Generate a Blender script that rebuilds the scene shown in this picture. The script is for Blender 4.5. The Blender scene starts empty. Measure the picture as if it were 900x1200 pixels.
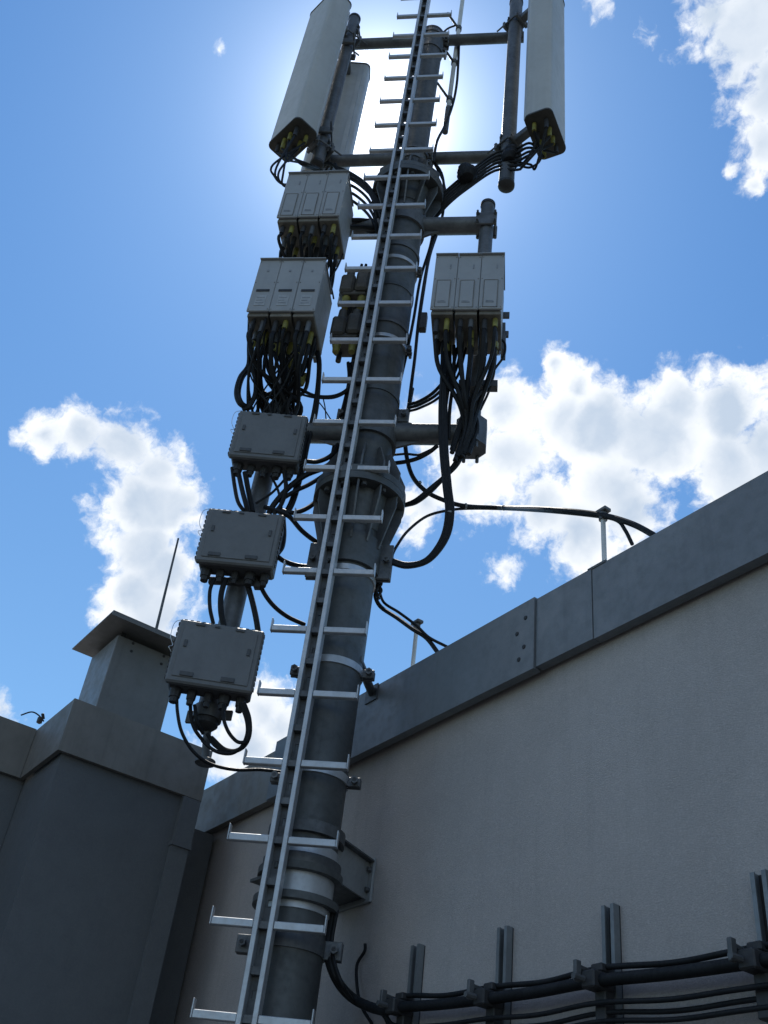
import bpy, bmesh, math, random
from mathutils import Vector, Matrix

random.seed(7)
SC = bpy.context.scene
COL = SC.collection
R = math.radians

# ------------------------------------------------------------------ camera
F = 1180.0                      # focal length in photograph pixels (900 x 1200)
_u = Vector((205, 1500, -F)).normalized()
_v1x = -594.0
_v1y = 600 + (205 * (_v1x - 450) + F * F) / 1500
_x = -Vector((_v1x - 450, -(_v1y - 600), -F)).normalized()
_x = (_x - _u * _x.dot(_u)).normalized()
_y = _u.cross(_x)
RW = Matrix((_x, _y, _u))       # camera axes -> world axes (x along the wall, y into it, z up)
CAM = Vector((0, 0, 1.6))
cd = bpy.data.cameras.new('camera')
cam = bpy.data.objects.new('camera', cd)
COL.objects.link(cam)
cam.matrix_world = Matrix.Translation(CAM) @ RW.to_4x4()
cd.sensor_fit = 'VERTICAL'
cd.sensor_height = 36.0
cd.lens = F / 1200 * 36.0
cd.clip_start = 0.05
cd.clip_end = 5000
SC.camera = cam


def ray(px, py):
    return RW @ Vector(((px - 450) / F, -(py - 600) / F, -1))


def at_x(px, py, x):
    d = ray(px, py)
    return CAM + d * (x / d.x)


def at_y(px, py, y):
    d = ray(px, py)
    return CAM + d * (y / d.y)


def at_z(px, py, z):
    d = ray(px, py)
    return CAM + d * ((z - CAM.z) / d.z)


# ------------------------------------------------------------------ light
EXPOSURE = 0.42
SKY = 0.1
sun_dir = ray(442, 145).normalized()
sun_el = math.asin(sun_dir.z)
sun_az = math.atan2(sun_dir.x, sun_dir.y)      # clockwise from +y
sl = bpy.data.lights.new('sun', 'SUN')
sl.energy = 3.0
sl.angle = R(0.5)
sl.color = (1.0, 0.95, 0.87)
so = bpy.data.objects.new('sun', sl)
COL.objects.link(so)
so.rotation_euler = sun_dir.to_track_quat('Z', 'Y').to_euler()
so.location = (0, 0, 30)

SC.view_settings.view_transform = 'Standard'
SC.view_settings.look = 'None'
SC.view_settings.exposure = EXPOSURE
SC.view_settings.gamma = 1.0

world = bpy.data.worlds.new('World')
SC.world = world
world.use_nodes = True
NT = world.node_tree
NT.nodes.clear()


class N:
    """small node-graph helper"""
    def __init__(self, nt):
        self.nt = nt

    def new(self, typ, **kw):
        n = self.nt.nodes.new(typ)
        for k, v in kw.items():
            setattr(n, k, v)
        return n

    def put(self, sock, v):
        if hasattr(v, 'is_output') or hasattr(v, 'links'):
            self.nt.links.new(v, sock)
        else:
            sock.default_value = v

    def math(self, op, a, b=None, c=None, clamp=False):
        n = self.new('ShaderNodeMath', operation=op)
        n.use_clamp = clamp
        for i, v in enumerate((a, b, c)):
            if v is not None:
                self.put(n.inputs[i], v)
        return n.outputs[0]

    def vec(self, op, a, b=None):
        n = self.new('ShaderNodeVectorMath', operation=op)
        self.put(n.inputs[0], a)
        if b is not None:
            self.put(n.inputs['Scale'] if op == 'SCALE' else n.inputs[1], b)
        return n.outputs['Value'] if op in ('DISTANCE', 'DOT_PRODUCT', 'LENGTH') else n.outputs[0]

    def noise(self, vec, scale, detail=6, rough=0.55, distortion=0.0):
        n = self.new('ShaderNodeTexNoise')
        self.put(n.inputs['Vector'], vec)
        n.inputs['Scale'].default_value = scale
        n.inputs['Detail'].default_value = detail
        n.inputs['Roughness'].default_value = rough
        n.inputs['Distortion'].default_value = distortion
        return n

    def ramp(self, v, a, b, lo=0.0, hi=1.0, smooth=True):
        n = self.new('ShaderNodeMapRange')
        n.interpolation_type = 'SMOOTHSTEP' if smooth else 'LINEAR'
        self.put(n.inputs[0], v)
        n.inputs[1].default_value = a
        n.inputs[2].default_value = b
        n.inputs[3].default_value = lo
        n.inputs[4].default_value = hi
        return n.outputs[0]

    def mix(self, f, a, b, blend='MIX'):
        n = self.new('ShaderNodeMix', data_type='RGBA', blend_type=blend)
        self.put(n.inputs[0], f)
        self.put(n.inputs[6], a)
        self.put(n.inputs[7], b)
        return n.outputs[2]


def rgba(*c):
    return (*c, 1.0)


w = N(NT)
sky = w.new('ShaderNodeTexSky', sky_type='NISHITA')
sky.sun_disc = False
sky.sun_elevation = sun_el
sky.sun_rotation = sun_az
sky.altitude = 300
sky.air_density = 1.0
sky.dust_density = 0.15
sky.ozone_density = 1.0
tc = w.new('ShaderNodeTexCoord')
D = tc.outputs['Generated']
# the cumulus of the day: each cloud is a cluster of soft lobes in the sky, broken up by noise
LOBES = [  # (px, py, radius, weight)
    (30, 508, 16, .8), (58, 507, 30, .9), (100, 508, 40, 1), (145, 517, 46, 1.05), (182, 545, 46, 1.05), (165, 590, 55, 1.1),
    (205, 592, 44, 1.0), (165, 645, 46, 1.05), (192, 672, 46, 1.05), (185, 720, 54, 1.05), (145, 722, 28, .8), (160, 700, 40, 1),
    (312, 832, 42, .9), (290, 870, 46, .9), (330, 850, 40, .9), (-6, 838, 34, 1.0), (255, 890, 30, .6),
    (590, 480, 50, .95), (545, 492, 52, .9), (505, 500, 45, .8), (545, 560, 55, .85), (600, 530, 60, .95), (655, 485, 48, 1.0),
    (648, 432, 24, .95), (672, 455, 28, .9), (700, 505, 64, 1.15), (765, 515, 70, 1.15), (720, 570, 64, 1.1), (795, 470, 48, 1.0),
    (855, 480, 62, 1.1), (850, 545, 62, .95), (690, 625, 52, 1.0), (640, 600, 48, .9), (740, 600, 55, 1.0), (594, 670, 26, .62),
    (779, 438, 14, .75), (495, 590, 40, .75), (905, 520, 70, 1.0), (485, 620, 30, .5), (960, 470, 80, 1.0), (970, 560, 90, 1.0),
    (875, 40, 66, 1.1), (915, 105, 66, 1.1), (835, 12, 44, .9), (893, 175, 44, 1.0), (860, 90, 26, .8), (884, 215, 24, .85),
    (858, 198, 14, .75), (702, 2, 22, .6), (698, 22, 12, .52), (763, 46, 16, .36), (262, 55, 6, .22), (950, 0, 100, 1.2), (960, 120, 90, 1.1),
    (900, -60, 90, 1.1),
]
warp = w.noise(D, 9.0, 4, .6)
wv = w.vec('SCALE', w.vec('SUBTRACT', warp.outputs['Color'], (.5, .5, .5)), 0.035)
warp2 = w.noise(D, 40.0, 5, .6)
wv2 = w.vec('SCALE', w.vec('SUBTRACT', warp2.outputs['Color'], (.5, .5, .5)), 0.018)
DW = w.vec('ADD', w.vec('ADD', D, wv), wv2)
acc = None
for px, py, rr, wt in LOBES:
    c = ray(px, py).normalized()
    e = ray(px + rr, py).normalized()
    e2 = ray(px, py + rr).normalized()
    ang = ((e - c).length + (e2 - c).length) / 2 * 1.2
    d = w.vec('DISTANCE', DW, tuple(c))
    v = w.math('MULTIPLY_ADD', d, -wt / ang, wt)
    acc = v if acc is None else w.math('SMOOTH_MAX', acc, v, 0.18)
# clouds of the same kind over the rest of the sky, away from the part in view
vd = (RW @ Vector((0, 0, -1))).normalized()
off = w.ramp(w.vec('DOT_PRODUCT', D, tuple(vd)), .80, .70)
gl = w.noise(D, 3.2, 3, .5)
gv = w.math('MULTIPLY_ADD', w.math('MULTIPLY_ADD', gl.outputs[0], 6.0, -2.6), off, w.math('MULTIPLY_ADD', off, .6, -1.2))
acc = w.math('MAXIMUM', acc, gv)
fine = w.noise(DW, 30.0, 11, .63)
fine2 = w.noise(DW, 11.0, 4, .5)
fine3 = w.noise(DW, 15.0, 6, .6)
dens = w.math('ADD', w.math('ADD', acc, w.math('MULTIPLY_ADD', fine.outputs[0], 1.2, -.67)), w.math('MULTIPLY_ADD', fine3.outputs[0], .9, -.45))
mask = w.ramp(dens, -.02, .47)
thick = w.ramp(w.math('ADD', acc, w.math('MULTIPLY_ADD', fine2.outputs[0], 1.1, -.55)), .28, .92)
bill = w.ramp(w.noise(DW, 12.0, 6, .55).outputs[0], .3, .7)
K = 1.0 / SKY
edge_c = rgba(.80 * K, .82 * K, .84 * K)
core_c = rgba(.42 * K, .50 * K, .61 * K)
cl = w.mix(w.math('MULTIPLY', thick, w.math('MULTIPLY_ADD', bill, .45, .62)), edge_c, core_c)
# glare round the sun (forward scattering by the hazy air)
mu = w.vec('DOT_PRODUCT', D, tuple(sun_dir))
mu = w.math('MAXIMUM', mu, 0.0)
g1 = w.math('MULTIPLY', w.math('POWER', mu, 900.0), 1.8 * K)
g2 = w.math('MULTIPLY', w.math('POWER', mu, 220.0), .50 * K)
g3 = w.math('MULTIPLY', w.math('POWER', mu, 34.0), .085 * K)
glow = w.math('ADD', w.math('ADD', g1, g2), g3)
gcol = w.new('ShaderNodeCombineXYZ')
for i in range(3):
    w.put(gcol.inputs[i], glow)
sep = w.new('ShaderNodeSeparateXYZ')
NT.links.new(D, sep.inputs[0])
lowhaze = w.mix(w.ramp(sep.outputs[2], .38, .88), rgba(.72, .99, 1.10), rgba(.55, .94, 1.22))
tint = w.mix(1.0, sky.outputs[0], lowhaze, 'MULTIPLY')
base = w.mix(mask, tint, cl)
tot = w.vec('ADD', base, gcol.outputs[0])
bg = w.new('ShaderNodeBackground')
NT.links.new(tot, bg.inputs[0])
bg.inputs[1].default_value = SKY
wo = w.new('ShaderNodeOutputWorld')
NT.links.new(bg.outputs[0], wo.inputs[0])


# ------------------------------------------------------------------ materials
def mat(name, col, rough=.6, metal=0.0, var=.12, scale=6.0, bump=0.0, bscale=60.0, streak=0.0, spec=.5, dirt=None, grain=0.0, gscale=240.0):
    m = bpy.data.materials.new(name)
    m.use_nodes = True
    nt = m.node_tree
    g = N(nt)
    b = nt.nodes['Principled BSDF']
    tcn = g.new('ShaderNodeTexCoord')
    oi = g.new('ShaderNodeObjectInfo')
    offs = g.new('ShaderNodeVectorMath', operation='SCALE')
    offs.inputs[0].default_value = (13.1, 7.7, 3.3)
    nt.links.new(oi.outputs['Random'], offs.inputs['Scale'])
    P = g.vec('ADD', tcn.outputs['Object'], offs.outputs[0])
    n1 = g.noise(P, scale, 6, .6)
    c0 = rgba(*[max(0, x * (1 - var)) for x in col])
    c1 = rgba(*[min(1, x * (1 + var)) for x in col])
    c = g.mix(g.ramp(n1.outputs[0], .3, .7), c0, c1)
    n2 = g.noise(P, scale * 7, 5, .65)
    c = g.mix(g.math('MULTIPLY', g.ramp(n2.outputs[0], .45, .75), var * 1.2), c, rgba(*[x * .55 for x in col]))
    if streak:
        mp = g.new('ShaderNodeMapping')
        mp.inputs['Scale'].default_value = (22, 22, .9)
        nt.links.new(P, mp.inputs[0])
        n3 = g.noise(mp.outputs[0], 1.0, 5, .6)
        c = g.mix(g.math('MULTIPLY', g.ramp(n3.outputs[0], .5, .78), streak), c, rgba(*(dirt or [x * .4 for x in col])))
    if grain:
        n5 = g.noise(P, gscale, 3, .7)
        c = g.mix(g.math('MULTIPLY', g.ramp(n5.outputs[0], .35, .65), grain), c, rgba(*[x * .55 for x in col]))
        n6 = g.noise(P, gscale * .45, 3, .7)
        c = g.mix(g.math('MULTIPLY', g.ramp(n6.outputs[0], .5, .7), grain * .8), c, rgba(*[min(1, x * 1.4) for x in col]))
    nt.links.new(c, b.inputs['Base Color'])
    rn = g.ramp(n2.outputs[0], .3, .7, max(.05, rough - .1), min(1, rough + .1))
    nt.links.new(rn, b.inputs['Roughness'])
    b.inputs['Metallic'].default_value = metal
    b.inputs['Specular IOR Level'].default_value = spec
    if bump:
        n4 = g.noise(P, bscale, 5, .6)
        bn = g.new('ShaderNodeBump')
        bn.inputs['Strength'].default_value = bump
        bn.inputs['Distance'].default_value = .006
        nt.links.new(n4.outputs[0], bn.inputs['Height'])
        nt.links.new(bn.outputs[0], b.inputs['Normal'])
    return m


M = {
    'render': mat('wall_render', (.47, .43, .41), .9, 0, .09, 1.3, .6, 260, .16, grain=.30),
    'clad': mat('shaft_cladding', (.128, .135, .142), .7, .0, .06, 2, .3, 160, .1, grain=.2),
    'fascia': mat('zinc_fascia', (.195, .205, .215), .5, .3, .10, 3.5, .06, 40, .2, grain=.12),
    'fascia2': mat('weathered_fascia', (.205, .19, .17), .6, .2, .16, 2.2, .06, 40, .3),
    'cowl': mat('cowl_sheet', (.21, .205, .20), .5, .4, .12, 3, .05, 30, .2),
    'mast': mat('galvanised_mast', (.10, .105, .105), .55, .35, .2, 5, .08, 60, .4),
    'galv': mat('galvanised_steel', (.12, .125, .13), .55, .4, .25, 9, .08, 80, .3),
    'bracket': mat('bracket_zinc', (.30, .31, .315), .6, .25, .14, 9, .05, 80, .2),
    'strut': mat('strut_zinc', (.21, .225, .235), .5, .4, .15, 9, .05, 80, .25),
    'bright': mat('new_zinc', (.52, .53, .54), .4, .6, .1, 9, .04, 80),
    'alu': mat('ladder_aluminium', (.50, .515, .53), .42, .45, .1, 12, .05, 90, .12),
    'radome': mat('antenna_radome', (.47, .465, .44), .5, 0, .05, 3, .03, 60, .14),
    'radback': mat('antenna_back', (.50, .51, .51), .5, .2, .1, 4, .05, 60, .25),
    'endcap': mat('antenna_end_cap', (.055, .052, .045), .6, 0, .2, 8, .1, 80),
    'rru': mat('radio_paint', (.33, .335, .34), .5, 0, .05, 5, .04, 90, .12),
    'rrud': mat('radio_underside', (.19, .175, .15), .6, .1, .25, 12, .1, 60),
    'slot': mat('dark_slot', (.03, .03, .032), .6, 0, .1, 10),
    'box': mat('junction_box', (.145, .148, .15), .55, 0, .08, 6, .05, 90, .15),
    'boxd': mat('junction_box_base', (.075, .077, .08), .6, 0, .15, 9, .05, 90),
    'black': mat('cable_sheath', (.012, .013, .015), .6, 0, .25, 14, 0, 40, spec=.25),
    'tape': mat('yellow_sleeve', (.22, .2, .045), .6, 0, .35, 25),
    'brown': mat('filter_housing', (.085, .078, .068), .6, .2, .25, 12, .1, 60),
    'white': mat('white_plastic', (.66, .66, .64), .5, 0, .1, 8),
    'wire': mat('bright_wire', (.55, .56, .58), .35, .8, .1, 20),
    'label': mat('printed_label', (.36, .368, .375), .4, 0, .12, 40),
    'print': mat('label_print', (.24, .25, .265), .6, 0, .2, 40),
    'deck': mat('roof_bitumen', (.075, .075, .075), .9, 0, .25, 2.0, .6, 220),
    'ground': mat('ground', (.09, .10, .07), .95, 0, .3, .05),
}


# ------------------------------------------------------------------ mesh helpers
A0 = math.atan2(.741, .671)                      # direction of the ladder rungs
OM = Vector((-2.99, 1.722, 0))                   # foot of the mast axis
FW = (Matrix.Identity(4), 0.0)
FM = (Matrix.Translation(OM) @ Matrix.Rotation(A0, 4, 'Z'), A0)   # mast frame: x along rungs, -y to the viewer
FMi = FM[0].inverted()
NV = Vector((math.sin(A0), -math.cos(A0), 0))    # towards the camera


def pm(px, py, k=0.0):
    """point on the upright plane k metres in front of the mast axis, in mast axes"""
    d = ray(px, py)
    t = ((OM + NV * k - CAM).dot(NV)) / d.dot(NV)
    return FMi @ (CAM + d * t)


def mw(p):
    return FMi @ Vector(p)


class G:
    def __init__(self):
        self.bm = bmesh.new()

    def _tag(self, verts, M4):
        bmesh.ops.transform(self.bm, matrix=M4, verts=verts)

    def box(self, c, s, rz=0.0, bev=0.0, rx=0.0, ry=0.0):
        r = bmesh.ops.create_cube(self.bm, size=1.0)
        vs = r['verts']
        bmesh.ops.scale(self.bm, vec=Vector(s), verts=vs)
        if bev:
            es = list({e for v in vs for e in v.link_edges})
            rr = bmesh.ops.bevel(self.bm, geom=es, offset=bev, segments=1, affect='EDGES', profile=.7)
            vs = list({v for f in rr['faces'] for v in f.verts} | {v for v in vs if v.is_valid})
        self._tag(vs, Matrix.Translation(Vector(c)) @ Matrix.Rotation(rz, 4, 'Z') @ Matrix.Rotation(rx, 4, 'X') @ Matrix.Rotation(ry, 4, 'Y'))
        return self

    def mm(self, a, b, bev=0.0):
        a = Vector(a)
        b = Vector(b)
        return self.box((a + b) / 2, [abs(x) for x in (b - a)], 0, bev)

    def cyl(self, a, b, r, r2=None, seg=16, caps=True):
        a = Vector(a)
        b = Vector(b)
        d = b - a
        m = Matrix.Translation((a + b) / 2) @ d.to_track_quat('Z', 'Y').to_matrix().to_4x4()
        q = bmesh.ops.create_cone(self.bm, cap_ends=caps, segments=seg, radius1=r, radius2=r if r2 is None else r2, depth=d.length)
        self._tag(q['verts'], m)
        return self

    def lathe(self, prof, c=(0, 0, 0), seg=32):
        c = Vector(c)
        rings = []
        for (r, z) in prof:
            if r < 1e-6:
                rings.append([self.bm.verts.new(c + Vector((0, 0, z)))])
            else:
                rings.append([self.bm.verts.new(c + Vector((r * math.cos(2 * math.pi * i / seg), r * math.sin(2 * math.pi * i / seg), z))) for i in range(seg)])
        for a, b in zip(rings[:-1], rings[1:]):
            for i in range(seg):
                j = (i + 1) % seg
                if len(a) == 1 and len(b) > 1:
                    self.bm.faces.new((a[0], b[j], b[i]))
                elif len(b) == 1 and len(a) > 1:
                    self.bm.faces.new((a[i], a[j], b[0]))
                elif len(a) > 1:
                    self.bm.faces.new((a[i], a[j], b[j], b[i]))
        return self

    def ring(self, z0, z1, r0, r1, seg=36, c=(0, 0, 0)):
        return self.lathe([(r0, z0), (r1, z0), (r1, z1), (r0, z1), (r0, z0)], c, seg)

    def prism(self, poly, z0, z1, cap=True):
        lo = [self.bm.verts.new((x, y, z0)) for x, y in poly]
        hi = [self.bm.verts.new((x, y, z1)) for x, y in poly]
        n = len(poly)
        for i in range(n):
            j = (i + 1) % n
            self.bm.faces.new((lo[i], lo[j], hi[j], hi[i]))
        if cap:
            self.bm.faces.new(lo[::-1])
            self.bm.faces.new(hi)
        return self

    def plate(self, poly, n, t):
        """flat polygon (3-D points) thickened by t along n"""
        n = Vector(n).normalized() * t / 2
        lo = [self.bm.verts.new(Vector(p) - n) for p in poly]
        hi = [self.bm.verts.new(Vector(p) + n) for p in poly]
        k = len(poly)
        for i in range(k):
            j = (i + 1) % k
            self.bm.faces.new((lo[i], lo[j], hi[j], hi[i]))
        self.bm.faces.new(lo[::-1])
        self.bm.faces.new(hi)
        return self

    def tube(self, pts, r, seg=8, sub=6):
        P = [Vector(p) for p in pts]
        if len(P) > 2:
            Q = [P[0] * 2 - P[1]] + P + [P[-1] * 2 - P[-2]]
            S = []
            for i in range(1, len(Q) - 2):
                a, b, c, d = Q[i - 1:i + 3]
                for s in range(sub):
                    t = s / sub
                    S.append(.5 * ((2 * b) + (c - a) * t + (2 * a - 5 * b + 4 * c - d) * t * t + (3 * b - a - 3 * c + d) * t ** 3))
            S.append(P[-1])
        else:
            S = P
        ups = None
        rings = []
        for i, p in enumerate(S):
            d = (S[min(i + 1, len(S) - 1)] - S[max(i - 1, 0)])
            if d.length < 1e-9:
                d = Vector((0, 0, 1))
            d.normalize()
            if ups is None:
                ups = d.orthogonal().normalized()
            ups = (ups - d * ups.dot(d))
            ups = ups.normalized() if ups.length > 1e-6 else d.orthogonal().normalized()
            s = d.cross(ups)
            rings.append([self.bm.verts.new(p + (ups * math.cos(2 * math.pi * q / seg) + s * math.sin(2 * math.pi * q / seg)) * r) for q in range(seg)])
        for a, b in zip(rings[:-1], rings[1:]):
            for q in range(seg):
                j = (q + 1) % seg
                self.bm.faces.new((a[q], a[j], b[j], b[q]))
        self.bm.faces.new(rings[0][::-1])
        self.bm.faces.new(rings[-1])
        return self

    def mesh(self, name, material, base, smooth):
        bmesh.ops.translate(self.bm, vec=-Vector(base), verts=self.bm.verts)
        bmesh.ops.recalc_face_normals(self.bm, faces=self.bm.faces)
        me = bpy.data.meshes.new(name)
        self.bm.to_mesh(me)
        self.bm.free()
        me.materials.append(material)
        if smooth:
            me.polygons.foreach_set('use_smooth', [True] * len(me.polygons))
            try:
                me.set_sharp_from_angle(angle=R(38))
            except Exception:
                pass
        return me


def props(o, label=None, cat=None, group=None, kind=None):
    for k, v in (('label', label), ('category', cat), ('group', group), ('kind', kind)):
        if v:
            o[k] = v


def thing(name, label, cat, base=(0, 0, 0), frame=FM, group=None):
    o = bpy.data.objects.new(name, None)
    o.empty_display_size = .1
    COL.objects.link(o)
    o.matrix_world = frame[0] @ Matrix.Translation(Vector(base))
    props(o, label, cat, group)
    BASE[o] = Vector(base)
    return o


BASE = {}


def part(name, g, m, parent, smooth=True, label=None, kind=None):
    base = BASE[parent]
    me = g.mesh(name, M[m], base, smooth)
    o = bpy.data.objects.new(name, me)
    COL.objects.link(o)
    o.parent = parent
    BASE[o] = base
    props(o, label, None, None, kind)
    return o


def inst(src, off, rz=0.0):
    """another piece of the same mesh under the same parent"""
    o = src.copy()
    COL.objects.link(o)
    o.parent = src.parent
    o.location = Vector(src.location) + Vector(off)
    if rz:
        o.rotation_euler = (0, 0, rz)
    BASE[o] = BASE[src]
    return o


def single(name, g, m, label, cat, base=(0, 0, 0), frame=FM, group=None, smooth=True, kind=None):
    me = g.mesh(name, M[m], base, smooth)
    o = bpy.data.objects.new(name, me)
    COL.objects.link(o)
    o.matrix_world = frame[0] @ Matrix.Translation(Vector(base))
    props(o, label, cat, group, kind)
    BASE[o] = Vector(base)
    return o


# ------------------------------------------------------------------ setting
g = G()
s = 900
g.bm.faces.new([g.bm.verts.new(p) for p in ((-s, -s, 0), (s, -s, 0), (s, s, 0), (-s, s, 0))])
single('ground', g, 'ground', None, None, (0, 0, 0), (Matrix.Translation((0, 0, -12)), 0), kind='structure', smooth=False)
single('roof_deck', G().mm((-14, -9, -12), (9, 12, 0)), 'deck', None, None, (0, 0, 0), FW, kind='structure', smooth=False)

# --- rendered wall with zinc parapet
YW, YF = 2.03, 1.98
ZB = 3.276
wl = thing('rendered_wall', 'long pale rendered wall with grey metal parapet fascia behind the mast', 'wall', (-2, YW, 0), FW)
part('wall_body', G().mm((-9, YW, 0.0), (3.5, YW + .28, 3.36)), 'render', wl, False)
x1 = at_y(325, 875, YF).x
x2 = at_y(628, 740, YF).x
x3 = at_y(694, 715, YF).x
fp = []
for (a, b, zt, zb, yf, mt) in ((-9, x1, 3.515, 3.272, YF + .004, 'fascia2'), (x1, x2, 3.548, 3.27, YF - .008, 'fascia'),
                               (x2, x3, 3.542, 3.277, YF, 'fascia'), (x3, 3.5, 3.542, 3.277, YF + .003, 'fascia')):
    q = G().mm((a + .001, yf, zb), (b - .001, yf + .022, zt))
    q.mm((a + .001, yf + .0225, zt - .016), (b - .001, YW + .30, zt))        # top sheet
    q.mm((a + .001, yf + .0225, zb), (b - .001, yf + .034, zb + .004))       # drip return
    fp.append(part('fascia_panel', q, mt, wl, False))
wood = part('fascia_batten', G().mm((-8.9, YF + .036, ZB + .022), (3.4, YW + .2, 3.495)), 'clad', wl, False)
for px, py in ((616, 724), (606, 743), (614, 758), (608, 773)):
    p = at_y(px, py, YF - .008)
    q = G().lathe([(0, .004), (.007, .003), (.0085, 0)], seg=12)
    bmesh.ops.transform(q.bm, matrix=Matrix.Translation(p) @ Matrix.Rotation(R(90), 4, 'X'), verts=q.bm.verts)
    r = part('rivet', q, 'slot', fp[1])

# --- clad shaft at the left
XC = -4.08
sh = thing('clad_shaft', 'dark grey clad roof shaft with pale metal cap, left of the mast', 'roof shaft', (XC, 1.4, 0), FW)
yl, yr = 1.097, 1.785
xb = at_z(25, 912, 3.272).x
part('body', G().mm((-6.2, yl + .03, 0.0), (XC - .03, yr - .08, 3.3)), 'clad', sh, False)
q = G().mm((XC - .02, yl, 3.27), (XC, yr, 3.51))
q.mm((XC - .5, yl + .021, 3.495), (XC - .0205, yr - .002, 3.51))
part('fascia_panel', q, 'fascia2', sh, False)
q = G().mm((-6.2, yl, 3.27), (XC - .0205, yl + .02, 3.508))
part('fascia_panel', q, 'fascia2', sh, False)
zj = at_x(211, 989, XC).z
part('corner_trim', G().mm((XC - .2, yr - .085, zj + .004), (XC - .001, yr - .001, 3.268)), 'clad', sh, False)
part('corner_trim', G().mm((XC - .205, yr - .087, 0), (XC - .006, yr - .005, zj)), 'clad', sh, False)
part('trim_collar', G().mm((XC - .21, yr - .092, zj - .012), (XC + .004, yr + .002, zj + .008)), 'clad', sh, False)
part('corner_filler', G().mm((-6.2, yr - .2, 0), (XC - .28, YW - .02, 3.25)), 'clad', sh, False)

wg = thing('roof_wing', 'low dark wing with pale metal coping at the left picture edge', 'roof wing', (xb, .4, 0), FW)
part('body', G().mm((-9, -1.6, 0), (xb - .03, yl + .028, 3.3)), 'clad', wg, False)
q = G().mm((xb - .02, -1.62, 3.272), (xb, yl - .002, 3.51))
q.mm((-9, -1.618, 3.495), (xb - .0205, yl - .003, 3.512))
part('fascia_panel', q, 'fascia2', wg, False)
# small wire clip on its coping
p = at_x(46, 846, xb - .02)
q = G().box(p + Vector((0, .0, .008)), (.02, .022, .03), .4, .003)
q.box(p + Vector((0, .008, .032)), (.009, .014, .028), .2, .002, rx=.5)
single('wire_clip', q, 'slot', 'small dark lightning wire clip on the coping of the left wing', 'clip', p, FW)
q = G().tube([p + Vector((0, .02, .01)), p + Vector((0, -.015, .03)), p + Vector((0, -.05, .032)), p + Vector((0, -.09, .0))], .0035)
single('earth_wire', q, 'black', 'short thin dark wire arching over the left coping', 'wire', p, FW)

# --- cowl on the shaft
XV = -4.18
vc = thing('vent_cowl', 'square sheet metal vent cowl with flat cover on the roof shaft', 'vent', (XV, 1.3, 3.51), FW)
a = at_x(113, 826, XV)
b = at_x(189, 855, XV)
t0 = at_x(140, 744, XV)
dv = .17
x_in = at_z(110, 772, t0.z).x
dep = max(.22, min(.45, XV - x_in))
part('shaft', G().mm((XV - dep, a.y, 3.505), (XV, b.y, t0.z), .003), 'cowl', vc, False)
nl = at_z(133, 716, t0.z + .03)
fl = at_z(87, 762, t0.z + .03)
over = a.y - nl.y
q = G().mm((fl.x, nl.y, t0.z + .03), (nl.x, b.y + over * .9, t0.z + .036))
q.mm((nl.x - .004, nl.y, t0.z + .012), (nl.x, b.y + over * .9, t0.z + .0295))
part('cover_plate', q, 'cowl', vc, False)
q = G()
for yy in (a.y + .03, b.y - .03):
    for xx in (XV - .03, XV - dep + .03):
        q.mm((xx - .012, yy - .012, t0.z - .02), (xx + .012, yy + .012, t0.z + .0295))
part('stand_off', q, 'slot', vc, False)
for px, py in ((156, 754), (154, 763), (192, 769), (189, 778)):
    p = at_x(px, py, XV)
    q = G().lathe([(0, .004), (.006, .003), (.0075, 0)], seg=10)
    bmesh.ops.transform(q.bm, matrix=Matrix.Translation(p) @ Matrix.Rotation(R(90), 4, 'Y'), verts=q.bm.verts)
    part('screw', q, 'slot', vc)
p0 = at_x(182, 742, nl.x - .05)
p1 = at_x(209, 631, nl.x - .05)
p0.z = t0.z + .034
single('lightning_rod', G().cyl(p0, p1, .0075, .005, 10), 'galv', 'thin upright metal lightning rod standing on the vent cowl cover', 'lightning rod', p0, FW)

# ------------------------------------------------------------------ mast
RL, RT = .114, .08
Z1 = (pm(424, 590).z + 0.0)
ZF1, ZF2 = 4.335, 6.60
ZTOP = 8.44
ms = thing('antenna_mast', 'tall dark grey tubular steel antenna mast with bolted flange joints', 'mast', (0, 0, 0))
part('lower_tube', G().cyl((0, 0, 0), (0, 0, ZF1), RL, seg=40), 'mast', ms)
part('middle_tube', G().cyl((0, 0, ZF1), (0, 0, ZF2), RL - .001, seg=40), 'mast', ms)
part('top_tube', G().cyl((0, 0, ZF2), (0, 0, ZTOP), RT, seg=32), 'mast', ms)
part('mast_cap', G().lathe([(0, ZTOP + .04), (RT * .7, ZTOP + .03), (RT + .006, ZTOP + .012), (RT + .006, ZTOP - .02), (RT - .01, ZTOP - .02)]), 'slot', ms)


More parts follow.
